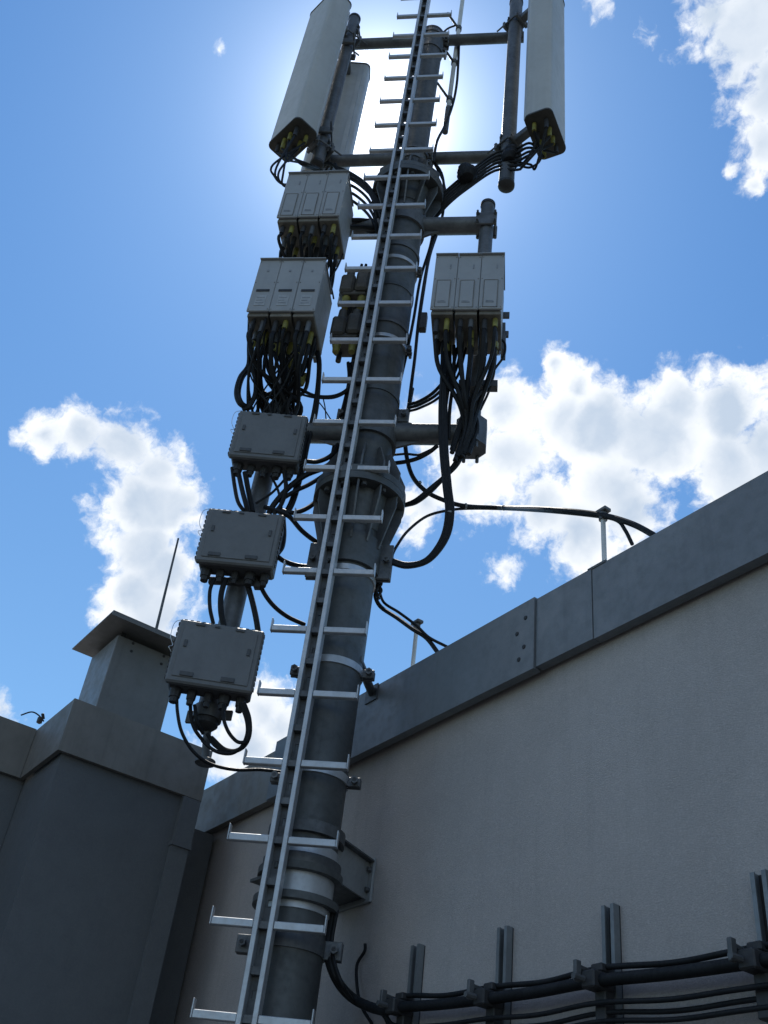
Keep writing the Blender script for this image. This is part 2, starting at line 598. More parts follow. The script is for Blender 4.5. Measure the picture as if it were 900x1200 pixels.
def flange(z, ro, rin_lo, rin_hi, hl, hu, ng):
    for z0, z1 in ((z - .036, z - .001), (z + .001, z + .036)):
        f = part('flange', G().ring(z0, z1, .05, ro, 40), 'mast', ms)
        zz = z0 - .016 if z0 < z else z1
        b0 = part('bolt', G().cyl((ro - .03, 0, zz), (ro - .03, 0, zz + .016), .013, seg=6), 'galv', f, False)
        b0.rotation_euler = (0, 0, math.pi / ng)
        for i in range(1, ng):
            inst(b0, (0, 0, 0), 2 * math.pi * (i + .5) / ng)
    for sgn, rin, h in ((-1, rin_lo, hl), (1, rin_hi, hu)):
        def gs():
            zf = z + sgn * .0365
            zt = z + sgn * h
            return G().plate([(rin - .004, 0, zf), (ro - .008, 0, zf), (ro - .008, 0, zf + sgn * .06), (rin + .02, 0, zt), (rin - .004, 0, zt)], (0, 1, 0), .008)
        src = part('gusset', gs(), 'galv', ms, False)
        src.rotation_euler = (0, 0, R(7))
        for i in range(1, ng):
            inst(src, (0, 0, 0), R(7) + 2 * math.pi * i / ng)
    # conical stiffening skirt behind the gussets
    part('skirt', G().lathe([(rin_lo + .003, z - hl * .7), (rin_lo + .03, z - .03)], seg=40), 'mast', ms)
    part('skirt', G().lathe([(rin_hi + .03, z + .03), (rin_hi + .003, z + hu * .7)], seg=40), 'mast', ms)


flange(ZF1, .20, RL, RL, .30, .22, 12)
flange(ZF2, .205, RL, RT, .26, .26, 12)


def band(zc, h, r, mt='bright', lug=True, la=0.0, t=.006, ll=.05):
    """pipe clamp round the mast with bolt lugs on both sides"""
    o = part('pipe_clamp', G().ring(zc - h / 2, zc + h / 2, r - .0015, r + t, 36), mt, ms)
    if lug:
        for sx in (-1, 1):
            q = G().box((sx * (r + ll / 2), -.006, zc), (ll, .012, h * 1.15), 0, .002)
            q.box((sx * (r + ll / 2), .014, zc), (ll, .012, h * 1.15), 0, .002)
            q.cyl((sx * (r + ll * .62), -.035, zc), (sx * (r + ll * .62), .04, zc), .008, seg=8)
            q.cyl((sx * (r + ll * .62), -.035, zc), (sx * (r + ll * .62), -.022, zc), .014, seg=6)
            part('clamp_lug', q, 'galv', o, False)
    return o


KF = RL


def zf(px, py, k=KF):
    return pm(px, py, k).z


band(zf(398, 772), .03, RL, 'alu')
band(zf(380, 900), .03, RL, 'alu')
band(zf(418, 664), .025, RL, 'bright', False)
band(zf(424, 640), .15, RL + .004, 'mast', True, t=.012, ll=.06)
band(zf(345, 1100), .05, RL, 'galv', True, ll=.06)
band(zf(448, 468), .07, RL, 'galv', True, t=.008, ll=.055)
band(zf(450, 452), .03, RL, 'mast', False, t=.004)
band(zf(462, 392), .022, RL, 'bright', True, ll=.03)
band(zf(464, 374), .02, RL, 'galv', False)
band(zf(470, 300), .025, RL, 'bright', True, ll=.03)
band(zf(474, 284), .03, RL, 'galv', False)
band(zf(463, 330), .03, RL - .001, 'mast', False, t=.004)
band(zf(440, 500), .05, RL + .002, 'galv', False, t=.012)
for yy in (180, 170, 50, 34):
    band(pm(502, yy, RT).z, .03, RT, 'galv', True, ll=.035)
# flashing tape patches and reinforcing collar near the wall bracket
zb1 = zf(350, 985)
part('sleeve', G().ring(zf(335, 1062), zb1, RL - .001, RL + .004, 40), 'alu', ms)
for yy in (1015, 1050):
    part('sleeve_rib', G().ring(zf(345, yy) - .012, zf(345, yy) + .012, RL, RL + .03, 40), 'mast', ms)

# --- bracket tying the mast to the wall (built along the wall's normal)
Wm = OM.to_2d()
br = thing('wall_bracket', 'welded steel bracket tying the mast to the rendered wall', 'bracket', (Wm.x, Wm.y, zb1 - .15), FW)
zt_, zb_ = at_y(433, 1013, YW).z, at_y(432, 1055, YW).z
AB = R(24)
gapw = YW - Wm.y
def bp(lx, ly):
    return (Wm.x + lx * math.cos(AB) - ly * math.sin(AB), Wm.y + lx * math.sin(AB) + ly * math.cos(AB))
def reach(lx, d_=.012):
    return (gapw - d_ - lx * math.sin(AB)) / math.cos(AB)
for lx in (-.085, .085):
    part('side_plate', G().prism([bp(lx - .004, .0), bp(lx + .004, .0), bp(lx + .004, reach(lx + .004)), bp(lx - .004, reach(lx - .004))], zb_, zt_), 'bracket', br, False)
part('wall_plate', G().mm((bp(-.085, reach(-.085))[0] - .03, YW - .0115, zb_ - .012), (bp(.085, reach(.085))[0] + .03, YW - .0005, zt_ + .012), .002), 'bracket', br, False)
for zz in (zt_ - .012, zb_ + .012):
    part('cross_plate', G().prism([bp(-.08, .09), bp(.08, .09), bp(.08, reach(.08)), bp(-.08, reach(-.08))], zz - .005, zz + .005), 'mast', br, False)
part('lip', G().prism([bp(.0895, .02), bp(.115, .02), bp(.115, reach(.115)), bp(.0895, reach(.0895))], zt_ - .004, zt_ + .002), 'galv', br, False)
for zz in (zt_ - .01, zb_ + .01):
    part('saddle', G().ring(zz - .02, zz + .02, RL + .0045, RL + .02, 36, (Wm.x, Wm.y, 0)), 'galv', br)
wp = FM[0] @ pm(293, 1032, 0)
wd = Vector((wp.x - Wm.x, wp.y - Wm.y)).normalized()
wn = Vector((-wd.y, wd.x))
q = G().prism([tuple(Wm + wd * .10 + wn * .07), tuple(Wm + wd * .10 - wn * .07), tuple(Wm + wd * (wp.to_2d() - Wm).length)], wp.z - .005, wp.z + .005)
part('pointed_lug', q, 'mast', br, False)
for sx in (bp(-.085, reach(-.085))[0] - .016, bp(.085, reach(.085))[0] + .016):
    for zz in (zt_ - .03, zb_ + .03):
        part('bolt', G().cyl((sx, YW - .028, zz), (sx, YW - .011, zz), .009, seg=6), 'galv', br, False)
# stub brace from the mast to the fascia
p = at_y(436, 812, YF - .01)
bs = thing('parapet_brace', 'short steel brace from the mast to the fascia end', 'brace', (p.x, p.y, p.z), FW)
st = Vector((Wm.x + .09, Wm.y + .05, p.z))
part('bar', G().tube([st, p], .018, 10), 'galv', bs)
part('foot_plate', G().mm((p.x - .04, YF - .014, p.z - .04), (p.x + .04, YF - .0085, p.z + .03)), 'galv', bs, False)

# ------------------------------------------------------------------ ladder
KL = .20
zr0 = pm(225, 1187, KL).z
dz = (pm(465, 18, KL).z - zr0) / 23
ld = thing('climbing_ladder', 'pale aluminium single rail climbing ladder with hooked rungs fixed on the mast', 'ladder', (-.049, -KL, 0))
XL0, XL1 = -.081, -.017
zlo, zhi = .05, zr0 + dz * 27.4
part('side_rail', G().mm((XL0, -KL - .003, zlo), (XL0 + .016, -KL + .045, zhi), .0015), 'alu', ld, False)
part('side_rail', G().mm((XL1 - .016, -KL - .003, zlo), (XL1, -KL + .045, zhi), .0015), 'alu', ld, False)
# web with a small slot between each pair of rungs
q = G()
xa, xbw = XL0 + .016, XL1 - .016
mid = (xa + xbw) / 2
yw0, yw1 = -KL + .038, -KL + .044
z = zr0 - 8 * dz
while z < zhi:
    for hz in (z + dz * .27, z + dz * .73):
        q.mm((xa, yw0, hz - .012), (mid - .006, yw1, hz + .012))
        q.mm((mid + .006, yw0, hz - .012), (xbw, yw1, hz + .012))
    q.mm((xa, yw0, z - dz * .27 + .012), (xbw, yw1, z + dz * .27 - .012))
    q.mm((xa, yw0, z + dz * .27 + .012), (xbw, yw1, z + dz * .73 - .012))
    z += dz
part('rail_web', q, 'galv', ld, False)
rl = rr_ = sp = None
for i in range(-7, 28):
    zz = zr0 + dz * i - zr0
    if rl is None:
        c = Vector((0, -KL + .012, zr0))
        q = G().mm((-.216, -KL + .001, zr0 - .012), (XL0 - .0005, -KL + .023, zr0 + .012), .002)
        q.mm((-.221, -KL + .0, zr0 - .0125), (-.2165, -KL + .024, zr0 + .042), .001)
        rl = part('rung', q, 'alu', ld, False)
        q = G().mm((XL1 + .0005, -KL + .001, zr0 - .012), (.141, -KL + .023, zr0 + .012), .002)
        q.mm((.1415, -KL + .0, zr0 - .0125), (.146, -KL + .024, zr0 + .042), .001)
        rr_ = part('rung', q, 'alu', ld, False)
        q = G().mm((xa + .0005, -KL + .008, zr0 - .011), (xbw - .0005, -KL + .032, zr0 + .011))
        sp = part('safety_stop', q, 'galv', ld, False)
        for o in (rl, rr_, sp):
            o.location = (0, 0, dz * i)
        s2 = sp.copy(); COL.objects.link(s2); s2.parent = ld; s2.location = (0, 0, dz * (i + .5)); BASE[s2] = BASE[sp]
    else:
        for src in (rl, rr_, sp):
            o = src.copy(); COL.objects.link(o); o.parent = ld; o.location = (0, 0, dz * i)
        o = sp.copy(); COL.objects.link(o); o.parent = ld; o.location = (0, 0, dz * (i + .5))
for (px, py) in ((398, 772), (380, 900), (345, 1100), (424, 640), (448, 468), (462, 392), (474, 284), (505, 50)):
    z = zf(px, py)
    q = G().mm((-.07, -KL + .0455, z - .014), (-.028, -.1, z + .014), .002)
    part('mount_block', q, 'galv', ld, False)

# ------------------------------------------------------------------ arms and pipes
XP, XR = -.452, .466          # left and right equipment pipes
XA, XB = -.583, .562          # left and right antenna poles


def saddle(o, x, z, y=0.0, s=.055):
    q = G().box((x, y - s * .75, z), (s * 1.9, .014, s * 1.7), 0, .003)
    q.box((x, y + s * .75, z), (s * 1.9, .014, s * 1.7), 0, .003)
    for sx in (-1, 1):
        for sz in (-1, 1):
            q.cyl((x + sx * s * .8, y - s * 1.25, z + sz * s * .6), (x + sx * s * .8, y + s * 1.0, z + sz * s * .6), .006, seg=8)
            q.cyl((x + sx * s * .8, y - s * .97, z + sz * s * .6), (x + sx * s * .8, y - s * .83, z + sz * s * .6), .011, seg=6)
    return part('saddle_clamp', q, 'galv', o, False)


def arm(x0, x1, z, r, label, tilt=0.0, collar=RL, y=0.0):
    t = thing('antenna_crossbar', label, 'crossbar', (0, y, z), group='horizontal crossbars on the mast')
    q = G().cyl((x0, y, z), (x1, y, z), r, seg=20)
    part('arm_tube', q, 'galv', t)
    return t


zA5 = pm(565, 510, .0).z
a5 = arm(XP - .02, XR + .035, zA5, .05, 'thick horizontal crossbar just above the lower flange, carrying both equipment pipes')
part('arm_collar', G().ring(zA5 - .07, zA5 + .07, RL - .001, RL + .014, 40), 'galv', a5)
for sx in (-1, 1):
    q = G().plate([(sx * (RL + .006), 0, zA5 + .09), (sx * (RL + .13), 0, zA5 + .045), (sx * (RL + .13), 0, zA5 - .045), (sx * (RL + .006), 0, zA5 - .09)], (0, 1, 0), .012)
    part('gusset_plate', q, 'galv', a5, False)
q = G().prism([(XR + .075 * math.cos(R(22.5 + 45 * i)), .075 * math.sin(R(22.5 + 45 * i))) for i in range(8)], zA5 - .085, zA5 + .07)
part('end_clamp', q, 'galv', a5, False)
for sx, sy in ((-1, -1), (1, -1), (-1, 1), (1, 1)):
    part('clamp_bolt', G().cyl((XR + sx * .03, sy * .05, zA5 - .12), (XR + sx * .03, sy * .05, zA5 - .084), .008, seg=8), 'galv', a5, False)
saddle(a5, XP, zA5)
zA2 = pm(530, 265, 0).z
a2 = arm(XP, XR + .03, zA2, .05, 'thick horizontal crossbar just below the upper flange, ending at the right stub pipe')
part('arm_collar', G().ring(zA2 - .07, zA2 + .07, RL - .001, RL + .014, 40), 'galv', a2)
for sx in (-1, 1):
    q = G().plate([(sx * (RL + .006), 0, zA2 + .09), (sx * (RL + .10), 0, zA2 + .045), (sx * (RL + .10), 0, zA2 - .045), (sx * (RL + .006), 0, zA2 - .1)], (0, 1, 0), .012)
    part('gusset_plate', q, 'galv', a2, False)
saddle(a2, XR, zA2, 0, .06)
saddle(a2, XP, zA2)
zA1 = pm(500, 186, -.1).z
a1 = arm(XA - .05, XB + .06, zA1, .038, 'slim lower crossbar just above the upper flange, joining both antenna poles', y=.10)
zA0 = pm(510, 48, -.1).z
a0 = arm(XA - .05, XB + .06, zA0, .038, 'slim topmost crossbar near the mast head, joining both antenna poles', y=.10)
for t, z in ((a1, zA1), (a0, zA0)):
    for x in (XA, XB):
        saddle(t, x, z, .045, .058)
    q = G().box((0, .075, z), (.2, .016, .13), 0, .003)
    q.box((0, .135, z), (.2, .016, .13), 0, .003)
    part('mast_plate', q, 'galv', t, False)


def pipe(name, x, z0, z1, r, label, cat='pipe', group=None, y=0.0):
    t = thing(name, label, cat, (x, y, z0), group=group)
    part('pipe_tube', G().cyl((x, y, z0), (x, y, z1), r, seg=20), 'galv', t)
    part('pipe_cap', G().lathe([(0, .03), (r * .75, .022), (r + .004, .002), (r + .004, -.02), (r - .005, -.02)], (x, y, z1), 20), 'slot', t)
    part('pipe_cap', G().lathe([(0, -.02), (r * .75, -.015), (r + .003, -.001), (r + .003, .02)], (x, y, z0), 20), 'slot', t)
    return t


zpl = pm(243, 850).z
pl = pipe('equipment_pipe', XP, zpl, pm(377, 262).z, .044, 'long upright steel pipe at left carrying radios and junction boxes', 'pipe', 'upright equipment pipes')
q = G().ring(zpl + .02, zpl + .07, .043, .056, 20, (XP, 0, 0))
q.box((XP + .07, 0, zpl + .045), (.05, .014, .04), 0, .002)
q.box((XP - .06, 0, zpl + .03), (.04, .014, .05), 0, .002)
part('pipe_clamp', q, 'galv', pl)
q = G()
for z in (pm(280, 690).z,):
    q.box((XP, -.052, z), (.22, .02, .03), 0, .002)
    q.box((XP + .1, -.052, z), (.03, .03, .06), 0, .002)
part('strap_bar', q, 'galv', pl, False)
pipe('equipment_pipe', XR, zA5 - .06, pm(571, 240).z, .038, 'short upright steel pipe at right behind the right radio cluster', 'pipe', 'upright equipment pipes')
q = G().mm((XR - .07, -.08, pm(552, 463).z - .02), (XR + .11, -.04, pm(552, 463).z + .02))
single('strut_rail', q, 'galv', 'short horizontal steel rail on the right pipe below the right radios', 'rail', (XR, 0, pm(552, 463).z), smooth=False)
zpr0, zpr1 = pm(597, 218, 0).z, pm(606, 3, 0).z
pipe('antenna_pole', XB, zpr0, zpr1, .045, 'upright antenna pole at right, between mast and right panel', 'pole', 'upright antenna poles')
zql1 = pm(416, 22, 0).z
pipe('antenna_pole', XA, zA1 - .2, zql1, .04, 'upright antenna pole at left, between the two left panels', 'pole', 'upright antenna poles')

# small insulated white stub under the left pipe
p = pm(240, 895, -.02)
single('support_stub', G().cyl((p.x, .02, p.z), (XP, .02, zpl + .03), .015, seg=14).lathe([(0, 0), (.038, 0), (.038, .012), (.022, .02)], (p.x, .02, p.z), 20),
       'galv', 'short thin tube with a foot disc below the left equipment pipe', 'support', (p.x, .02, p.z))


# ------------------------------------------------------------------ panel antennas
def rrect(cx, cy, ux, uy, w_, d_, rad, seg=5):
    """rounded rectangle: w_ along u, d_ along v (u turned by +90 deg)"""
    u = Vector((ux, uy)).normalized()
    v = Vector((-u.y, u.x))
    out = []
    for sx, sy, a in ((1, 1, 0), (-1, 1, 90), (-1, -1, 180), (1, -1, 270)):
        cc = Vector((cx, cy)) + u * sx * (w_ / 2 - rad) + v * sy * (d_ / 2 - rad)
        for i in range(seg + 1):
            an = R(a + 90 * i / seg)
            q = cc + u * math.cos(an) * rad + v * math.sin(an) * rad
            out.append((q.x, q.y))
    return out


def antenna(label, c, u, w_, d_, z0, z1, pole, ncon, back=False):
    """u is the direction along the broad face; v = u + 90 deg points to the radome front"""
    t = thing('panel_antenna', label, 'antenna', (c[0], c[1], z0), group='panel antennas round the mast head')
    uu = Vector(u).normalized()
    v = Vector((-uu.y, uu.x))
    part('radome', G().prism(rrect(c[0], c[1], uu.x, uu.y, w_, d_, .035), z0 + .012, z1 - .012), 'radback' if back else 'radome', t)
    part('end_cap', G().prism(rrect(c[0], c[1], uu.x, uu.y, w_ + .008, d_ + .008, .038), z0, z0 + .0125), 'endcap', t)
    part('end_cap', G().prism(rrect(c[0], c[1], uu.x, uu.y, w_ + .008, d_ + .008, .038), z1 - .0125, z1), 'endcap', t)
    q = G()
    for s_ in (-1, 1):
        e = Vector((c[0], c[1])) - v * (d_ / 2 + .006) + uu * s_ * (w_ / 2 - .05)
        q.box((e.x, e.y, (z0 + z1) / 2), (.03, .012, z1 - z0 - .08), math.atan2(uu.y, uu.x))
    part('back_rib', q, 'radback', t, False)
    cons = []
    for i in range(ncon):
        row = i % 2
        fr = (i // 2 + .5) / (ncon / 2) - .5
        e = Vector((c[0], c[1])) + uu * fr * (w_ - .06) + v * (row - .5) * (d_ * .45)
        h = random.uniform(.07, .11)
        part('connector', G().cyl((e.x, e.y, z0 - h), (e.x, e.y, z0 - .001), .0125, seg=10), 'tape' if i % 3 != 1 else 'slot', t)
        cons.append(Vector((e.x, e.y, z0 - h)))
    pv = Vector(pole)
    bk = Vector((c[0], c[1])) - v * (d_ / 2)
    for z in (z0 + .12, z1 - .15):
        q = G()
        q.box(((pv.x + bk.x) / 2, (pv.y + bk.y) / 2, z), ((pv - bk).length, .05, .05), math.atan2((bk - pv).y, (bk - pv).x), .004)
        dd = (bk - pv).normalized()
        o = pv - dd * .055
        q.box((o.x, o.y, z), (.02, .12, .06), math.atan2(dd.y, dd.x), .004)
        o = pv + dd * .055
        q.box((o.x, o.y, z), (.02, .12, .06), math.atan2(dd.y, dd.x), .004)
        sd = Vector((-dd.y, dd.x))
        for s_ in (-1, 1):
            e0 = pv - dd * .12 + sd * .05 * s_
            e1 = pv + dd * .07 + sd * .05 * s_
            q.cyl((e0.x, e0.y, z), (e1.x, e1.y, z), .006, seg=8)
        part('mount_bracket', q, 'galv', t, False)
    return t, cons


zR = 6.95
def P2(px, py, z):
    v = FMi @ at_z(px, py, z)
    return Vector((v.x, v.y))
cR = [P2(*p, zR) for p in ((614, 138), (645, 127), (665, 178), (632, 187))]
cc = sum(cR, Vector((0, 0))) / 4
uR = ((cR[1] - cR[2]) + (cR[0] - cR[3]))
zRt = 8.72
panR, conR = antenna('tall pale panel antenna at far right, on the right pole', cc, uR, .295, .16, zR, zRt, (XB, 0), 8)
zLp = 6.98
cL = [P2(*p, zLp) for p in ((313, 172), (347, 138), (372, 160), (340, 188))]
cc = sum(cL, Vector((0, 0))) / 4
uL = (cL[0] - cL[1]) + (cL[3] - cL[2])
panL, conL = antenna('tall pale panel antenna at far left, front face turned left', cc, uL, .285, .165, zLp, 8.62, (XA, 0), 8)
kB = -.17
pb = pm(406, 190, kB)
pt = pm(428, 72, kB)
panB, conB = antenna('panel antenna seen from behind, turned away beyond the left pole', (pb.x - .15, -kB + .07), (1, .12), .29, .14, pb.z - .12, pt.z, (XA, 0), 6, True)


# ------------------------------------------------------------------ radios
def radio(x, kf, z0, w_, h, d_, style, label, group):
    yb = -kf
    t = thing('radio_unit', label, 'radio unit', (x, yb + d_, z0), group=group)
    xl, xr = x - w_ / 2 + .0008, x + w_ / 2 - .0008
    part('housing', G().mm((xl + .006, yb + .012, z0 + .004), (xr - .006, yb + d_, z0 + h - .004), .004), 'rru', t, False)
    part('front_cover', G().mm((xl, yb, z0), (xr, yb + .0115, z0 + h), .003), 'rru', t, False)
    part('sun_shield', G().mm((xl, yb - .012, z0 + h + .001), (xr, yb + d_ * .8, z0 + h + .006)), 'rru', t, False)
    f = .0006
    if style == 'slot':
        part('handle_slot', G().mm((xl + .022, yb - .004, z0 + h * .37), (xr - .022, yb - f, z0 + h * .405)), 'slot', t, False)
        part('type_label', G().mm((xl + .028, yb - .0018, z0 + h * .10), (xr - .028, yb - f, z0 + h * .30)), 'label', t, False)
        q = G()
        for i in range(3):
            q.mm((xl + .034, yb - .0026, z0 + h * (.14 + .05 * i)), (xr - .036 - .01 * (i % 2), yb - .0019, z0 + h * (.155 + .05 * i)))
        part('label_print', q, 'print', t, False)
        part('emblem', G().mm((x - .006, yb - .002, z0 + h * .76), (x + .004, yb - f, z0 + h * .80)), 'print', t, False)
    else:
        q = G().mm((xl + .018, yb - .005, z0 + h * .03), (xl + .021, yb - f, z0 + h * .52))
        q.mm((xr - .027, yb - .005, z0 + h * .03), (xr - .024, yb - f, z0 + h * .52))
        q.mm((xl + .0215, yb - .005, z0 + h * .51), (xr - .0275, yb - f, z0 + h * .52))
        part('hatch_seam', q, 'rrud', t, False)
        part('hatch', G().mm((xl + .0215, yb - .004, z0 + h * .03), (xr - .0275, yb - f, z0 + h * .508)), 'rru', t, False)
        q = G()
        q.mm((xl + .032, yb - .0052, z0 + h * .10), (xr - .04, yb - .0042, z0 + h * .118))
        q.mm((xl + .032, yb - .0052, z0 + h * .125), (xr - .045, yb - .0042, z0 + h * .137))
        part('label_print', q, 'print', t, False)
        part('emblem', G().mm((x + .018, yb - .002, z0 + h * .74), (x + .024, yb - f, z0 + h * .82)), 'print', t, False)
    q = G()
    for sx in (xl + .008, xr - .008):
        for zz in (z0 + .012, z0 + h - .014, z0 + h * .55):
            q.cyl((sx, yb - .002, zz), (sx, yb + .001, zz), .003, seg=6)
    part('cover_screw', q, 'rrud', t, False, kind='stuff')
    part('base_tray', G().mm((xl + .004, yb + .016, z0 - .02), (xr - .004, yb + d_ - .004, z0 + .0035), .003), 'rrud', t, False)
    cons = []
    for i in range(6):
        cy = yb + .035 + (d_ - .06) * (i // 2 + .2) / 3
        cx = x + (-.024 if i % 2 else .024)
        h1 = random.uniform(.05, .09)
        part('connector', G().cyl((cx, cy, z0 - .02 - h1), (cx, cy, z0 - .0195), .0125, seg=10), 'tape' if (i + int(x * 90)) % 4 == 0 else ('galv' if i % 3 == 0 else 'slot'), t)
        cons.append(Vector((cx, cy, z0 - .02 - h1)))
    # carrying handle of bent rod under the tray
    q = G().tube([(xr - .012, yb + d_ - .03, z0 - .02), (xr - .012, yb + d_ - .03, z0 - .05), (xr - .045, yb + d_ - .03, z0 - .05), (xr - .045, yb + d_ - .03, z0 - .02)], .003, 6, 1)
    part('lift_handle', q, 'wire', t)
    return t, cons


W3 = .111
D_ = .27
KR = .33
pos3 = ('left', 'middle', 'right')
CON = {}
for nm, xc, z0, h, st_, desc in (('LU', -.433, 5.95, .385, 'hatch', 'top left cluster under the panel antenna'),
                                ('LL', -.449, 5.205, .38, 'slot', 'left cluster with dark slots'),
                                ('RR', .425, 5.212, .392, 'hatch', 'right cluster below the stub pipe')):
    for i in range(3):
        t, c = radio(xc + (i - 1) * W3, KR - random.uniform(0, .004), z0 + random.uniform(-.004, .004), W3, h, D_, st_,
                     'pale grey radio unit, %s of three in the %s' % (pos3[i], desc), 'remote radio units beside the mast')
        CON[nm, i] = c
# side brackets behind the clusters
for nm, xs, z in (('left', XP, 6.15), ('lower left', XP, 5.4), ('right', XR, 5.42)):
    q = G()
    q.mm((xs - .15, -.06, z - .09), (xs + .15, -.045, z - .05), .002)
    q.mm((xs - .15, -.06, z + .05), (xs + .15, -.045, z + .09), .002)
    q.mm((xs + .115, -.07, z - .12), (xs + .133, .01, z - .0), .002)
    q.mm((xs + .115, -.075, z - .2), (xs + .138, -.0, z - .1), .002)
    single('radio_bracket', q, 'galv', {'left': 'steel bracket behind the top left radio cluster', 'lower left': 'steel bracket behind the left radios with dark slots',
           'right': 'steel bracket behind the right radio cluster'}[nm], 'bracket', (xs, 0, z), smooth=False)


# --- pair of filter units half hidden behind the ladder
def filt(x, y, z0, label):
    t = thing('filter_unit', label, 'filter', (x, y, z0), group='filter units beside the mast')
    part('housing', G().mm((x - .078, y - .085, z0), (x - .004, y + .08, z0 + .135), .012).mm((x + .002, y - .092, z0 + .006), (x + .072, y + .08, z0 + .15), .012)
         .mm((x - .06, y - .07, z0 - .012), (x + .06, y + .07, z0 + .02), .004).mm((x - .09, y - .03, z0 + .03), (x + .086, y + .03, z0 + .11), .01), 'brown', t, False)
    for s_ in (-1, 1):
        part('knob', G().cyl((x + s_ * .036, y - .058, z0 + .12), (x + s_ * .036, y - .058, z0 + .19), .024, .02, 12), 'brown', t)
        part('connector', G().cyl((x + s_ * .04, y - .04, z0 - .09), (x + s_ * .04, y - .04, z0 + .0005), .016, .024, 12), 'tape', t)
        part('connector', G().cyl((x + s_ * .04, y + .04, z0 - .07), (x + s_ * .04, y + .04, z0 + .0005), .014, seg=10), 'slot', t)
    return t


p = pm(417, 352, .02)
filt(p.x, p.y, p.z - .02, 'upper brownish filter unit just left of the ladder')
p2 = pm(407, 402, .02)
filt(p2.x, p2.y, p2.z - .02, 'lower brownish filter unit with yellow connectors, just left of the ladder')


# ------------------------------------------------------------------ junction boxes
def jbox(x, z0, w_, h, yaw, label, ng):
    d_ = .11
    base = Vector((x, -.11, z0))
    t = thing('junction_box', label, 'junction box', base, group='junction boxes on the left pipe')
    t.matrix_world = FM[0] @ Matrix.Translation(base) @ Matrix.Rotation(yaw, 4, 'Z')
    def q0():
        return G()
    B = base
    def mm(g_, a_, b_, bev=0.0):
        return g_.mm(Vector(a_) + B, Vector(b_) + B, bev)
    y0 = -d_ / 2
    part('back_shell', mm(G(), (-w_ / 2 + .008, y0 + .03, .006), (w_ / 2 - .008, d_ / 2, h - .006), .008), 'boxd', t, False)
    part('lid', mm(G(), (-w_ / 2, y0, 0), (w_ / 2, y0 + .0295, h), .007), 'box', t, False)
    part('lid_panel', mm(G(), (-w_ / 2 + .022, y0 - .004, .022), (w_ / 2 - .022, y0 - .0003, h - .022), .0015), 'box', t, False)
    for fx, fz, wx, wz in ((-.25, .93, .034, .012), (.22, .93, .034, .012), (-.27, .13, .05, .018), (.2, .13, .05, .018), (-.37, .6, .012, .03), (.37, .6, .012, .03), (-.05, .93, .02, .008)):
        part('catch', mm(G(), (fx * w_ - wx / 2, y0 - .009, fz * h - wz / 2), (fx * w_ + wx / 2, y0 - .0042, fz * h + wz / 2), .0012), 'boxd', t, False)
    # row of ribs along the rim
    q = G()
    n_ = 11
    for i in range(n_):
        zz = .02 + (h - .04) * i / (n_ - 1)
        for s_ in (-1, 1):
            mm(q, (s_ * w_ / 2 - .004, y0 + .006, zz - .005), (s_ * w_ / 2 + .0035, y0 + .026, zz + .006))
    n_ = 13
    for i in range(n_):
        xx = -w_ / 2 + .02 + (w_ - .04) * i / (n_ - 1)
        mm(q, (xx - .006, y0 + .006, h - .003), (xx + .006, y0 + .026, h + .0015))
    part('rim_ribs', q, 'boxd', t, False, kind='stuff')
    cons = []
    for i in range(ng):
        gx = -w_ / 2 + .04 + (w_ - .08) * i / (ng - 1)
        rr = (.021, .017, .014)[i % 3]
        o = part('cable_gland', G().cyl(B + Vector((gx, .015, -.03)), B + Vector((gx, .015, .007)), rr, rr * 1.15, 8), 'slot', t)
        part('gland_nut', G().cyl(B + Vector((gx, .015, -.05)), B + Vector((gx, .015, -.0301)), rr * .75, rr * .8, 8), 'slot', o)
    # thin bright seal wire at the upper left corner
    q = G().tube([B + Vector((-w_ / 2 + .01, y0, h - .004)), B + Vector((-w_ / 2 - .016, y0 - .01, h - .03)), B + Vector((-w_ / 2 - .018, y0 - .01, h - .09)), B + Vector((-w_ / 2 - .004, y0, h - .12)),
                  B + Vector((-w_ / 2 - .014, y0 - .01, h - .135)), B + Vector((-w_ / 2 - .002, y0, h - .15))], .0014, 5)
    part('seal_wire', q, 'wire', t)
    part('mount_plate', mm(G(), (-.06, d_ / 2 + .0005, h * .2), (.06, d_ / 2 + .014, h * .8)), 'galv', t, False)
    return t


for z0, h, yaw, xs, wb, lab in ((4.425, .275, R(6), -.425, .312, 'uppermost grey junction box on the left pipe, level with the lower arm'),
                                (3.858, .272, R(6), -.44, .322, 'middle grey junction box on the left pipe, beside the lower flange'),
                                (3.305, .268, R(12), -.43, .325, 'lowest grey junction box on the left pipe, beside the vent cowl')):
    jbox(xs, z0, wb, h, yaw, lab, 5)

# ------------------------------------------------------------------ lightning pipe on the mast head
pa, pbb = pm(522, 152, -.16), pm(546, -30, -.16)
lp = thing('lightning_pipe', 'slim pale insulated lightning pipe standing off the mast head', 'lightning pipe', pa)
part('tube', G().cyl(pa, pbb, .0155, seg=14), 'white', lp)
part('lower_sleeve', G().cyl(pa - Vector((0, 0, .03)), pa + (pbb - pa) * .12, .019, seg=14), 'galv', lp)
for yy in (42, 82, 122):
    f_ = (152 - yy) / 182
    e = pa + (pbb - pa) * f_
    q = G().cyl((RT * .9, .04, e.z), (e.x, e.y, e.z), .009, seg=8)
    q.ring(e.z - .02, e.z + .02, .0145, .022, 14, (e.x, e.y, 0))
    part('stand_off', q, 'galv', lp)


# ------------------------------------------------------------------ cables
ORD = ('first', 'second', 'third', 'fourth', 'fifth', 'sixth', 'seventh')
def cpt(p):
    if len(p) == 3 and not isinstance(p, Vector):
        return pm(*p)
    if isinstance(p, tuple) and p[3] == 'y':
        return FMi @ at_y(p[0], p[1], p[2])
    return Vector(p)


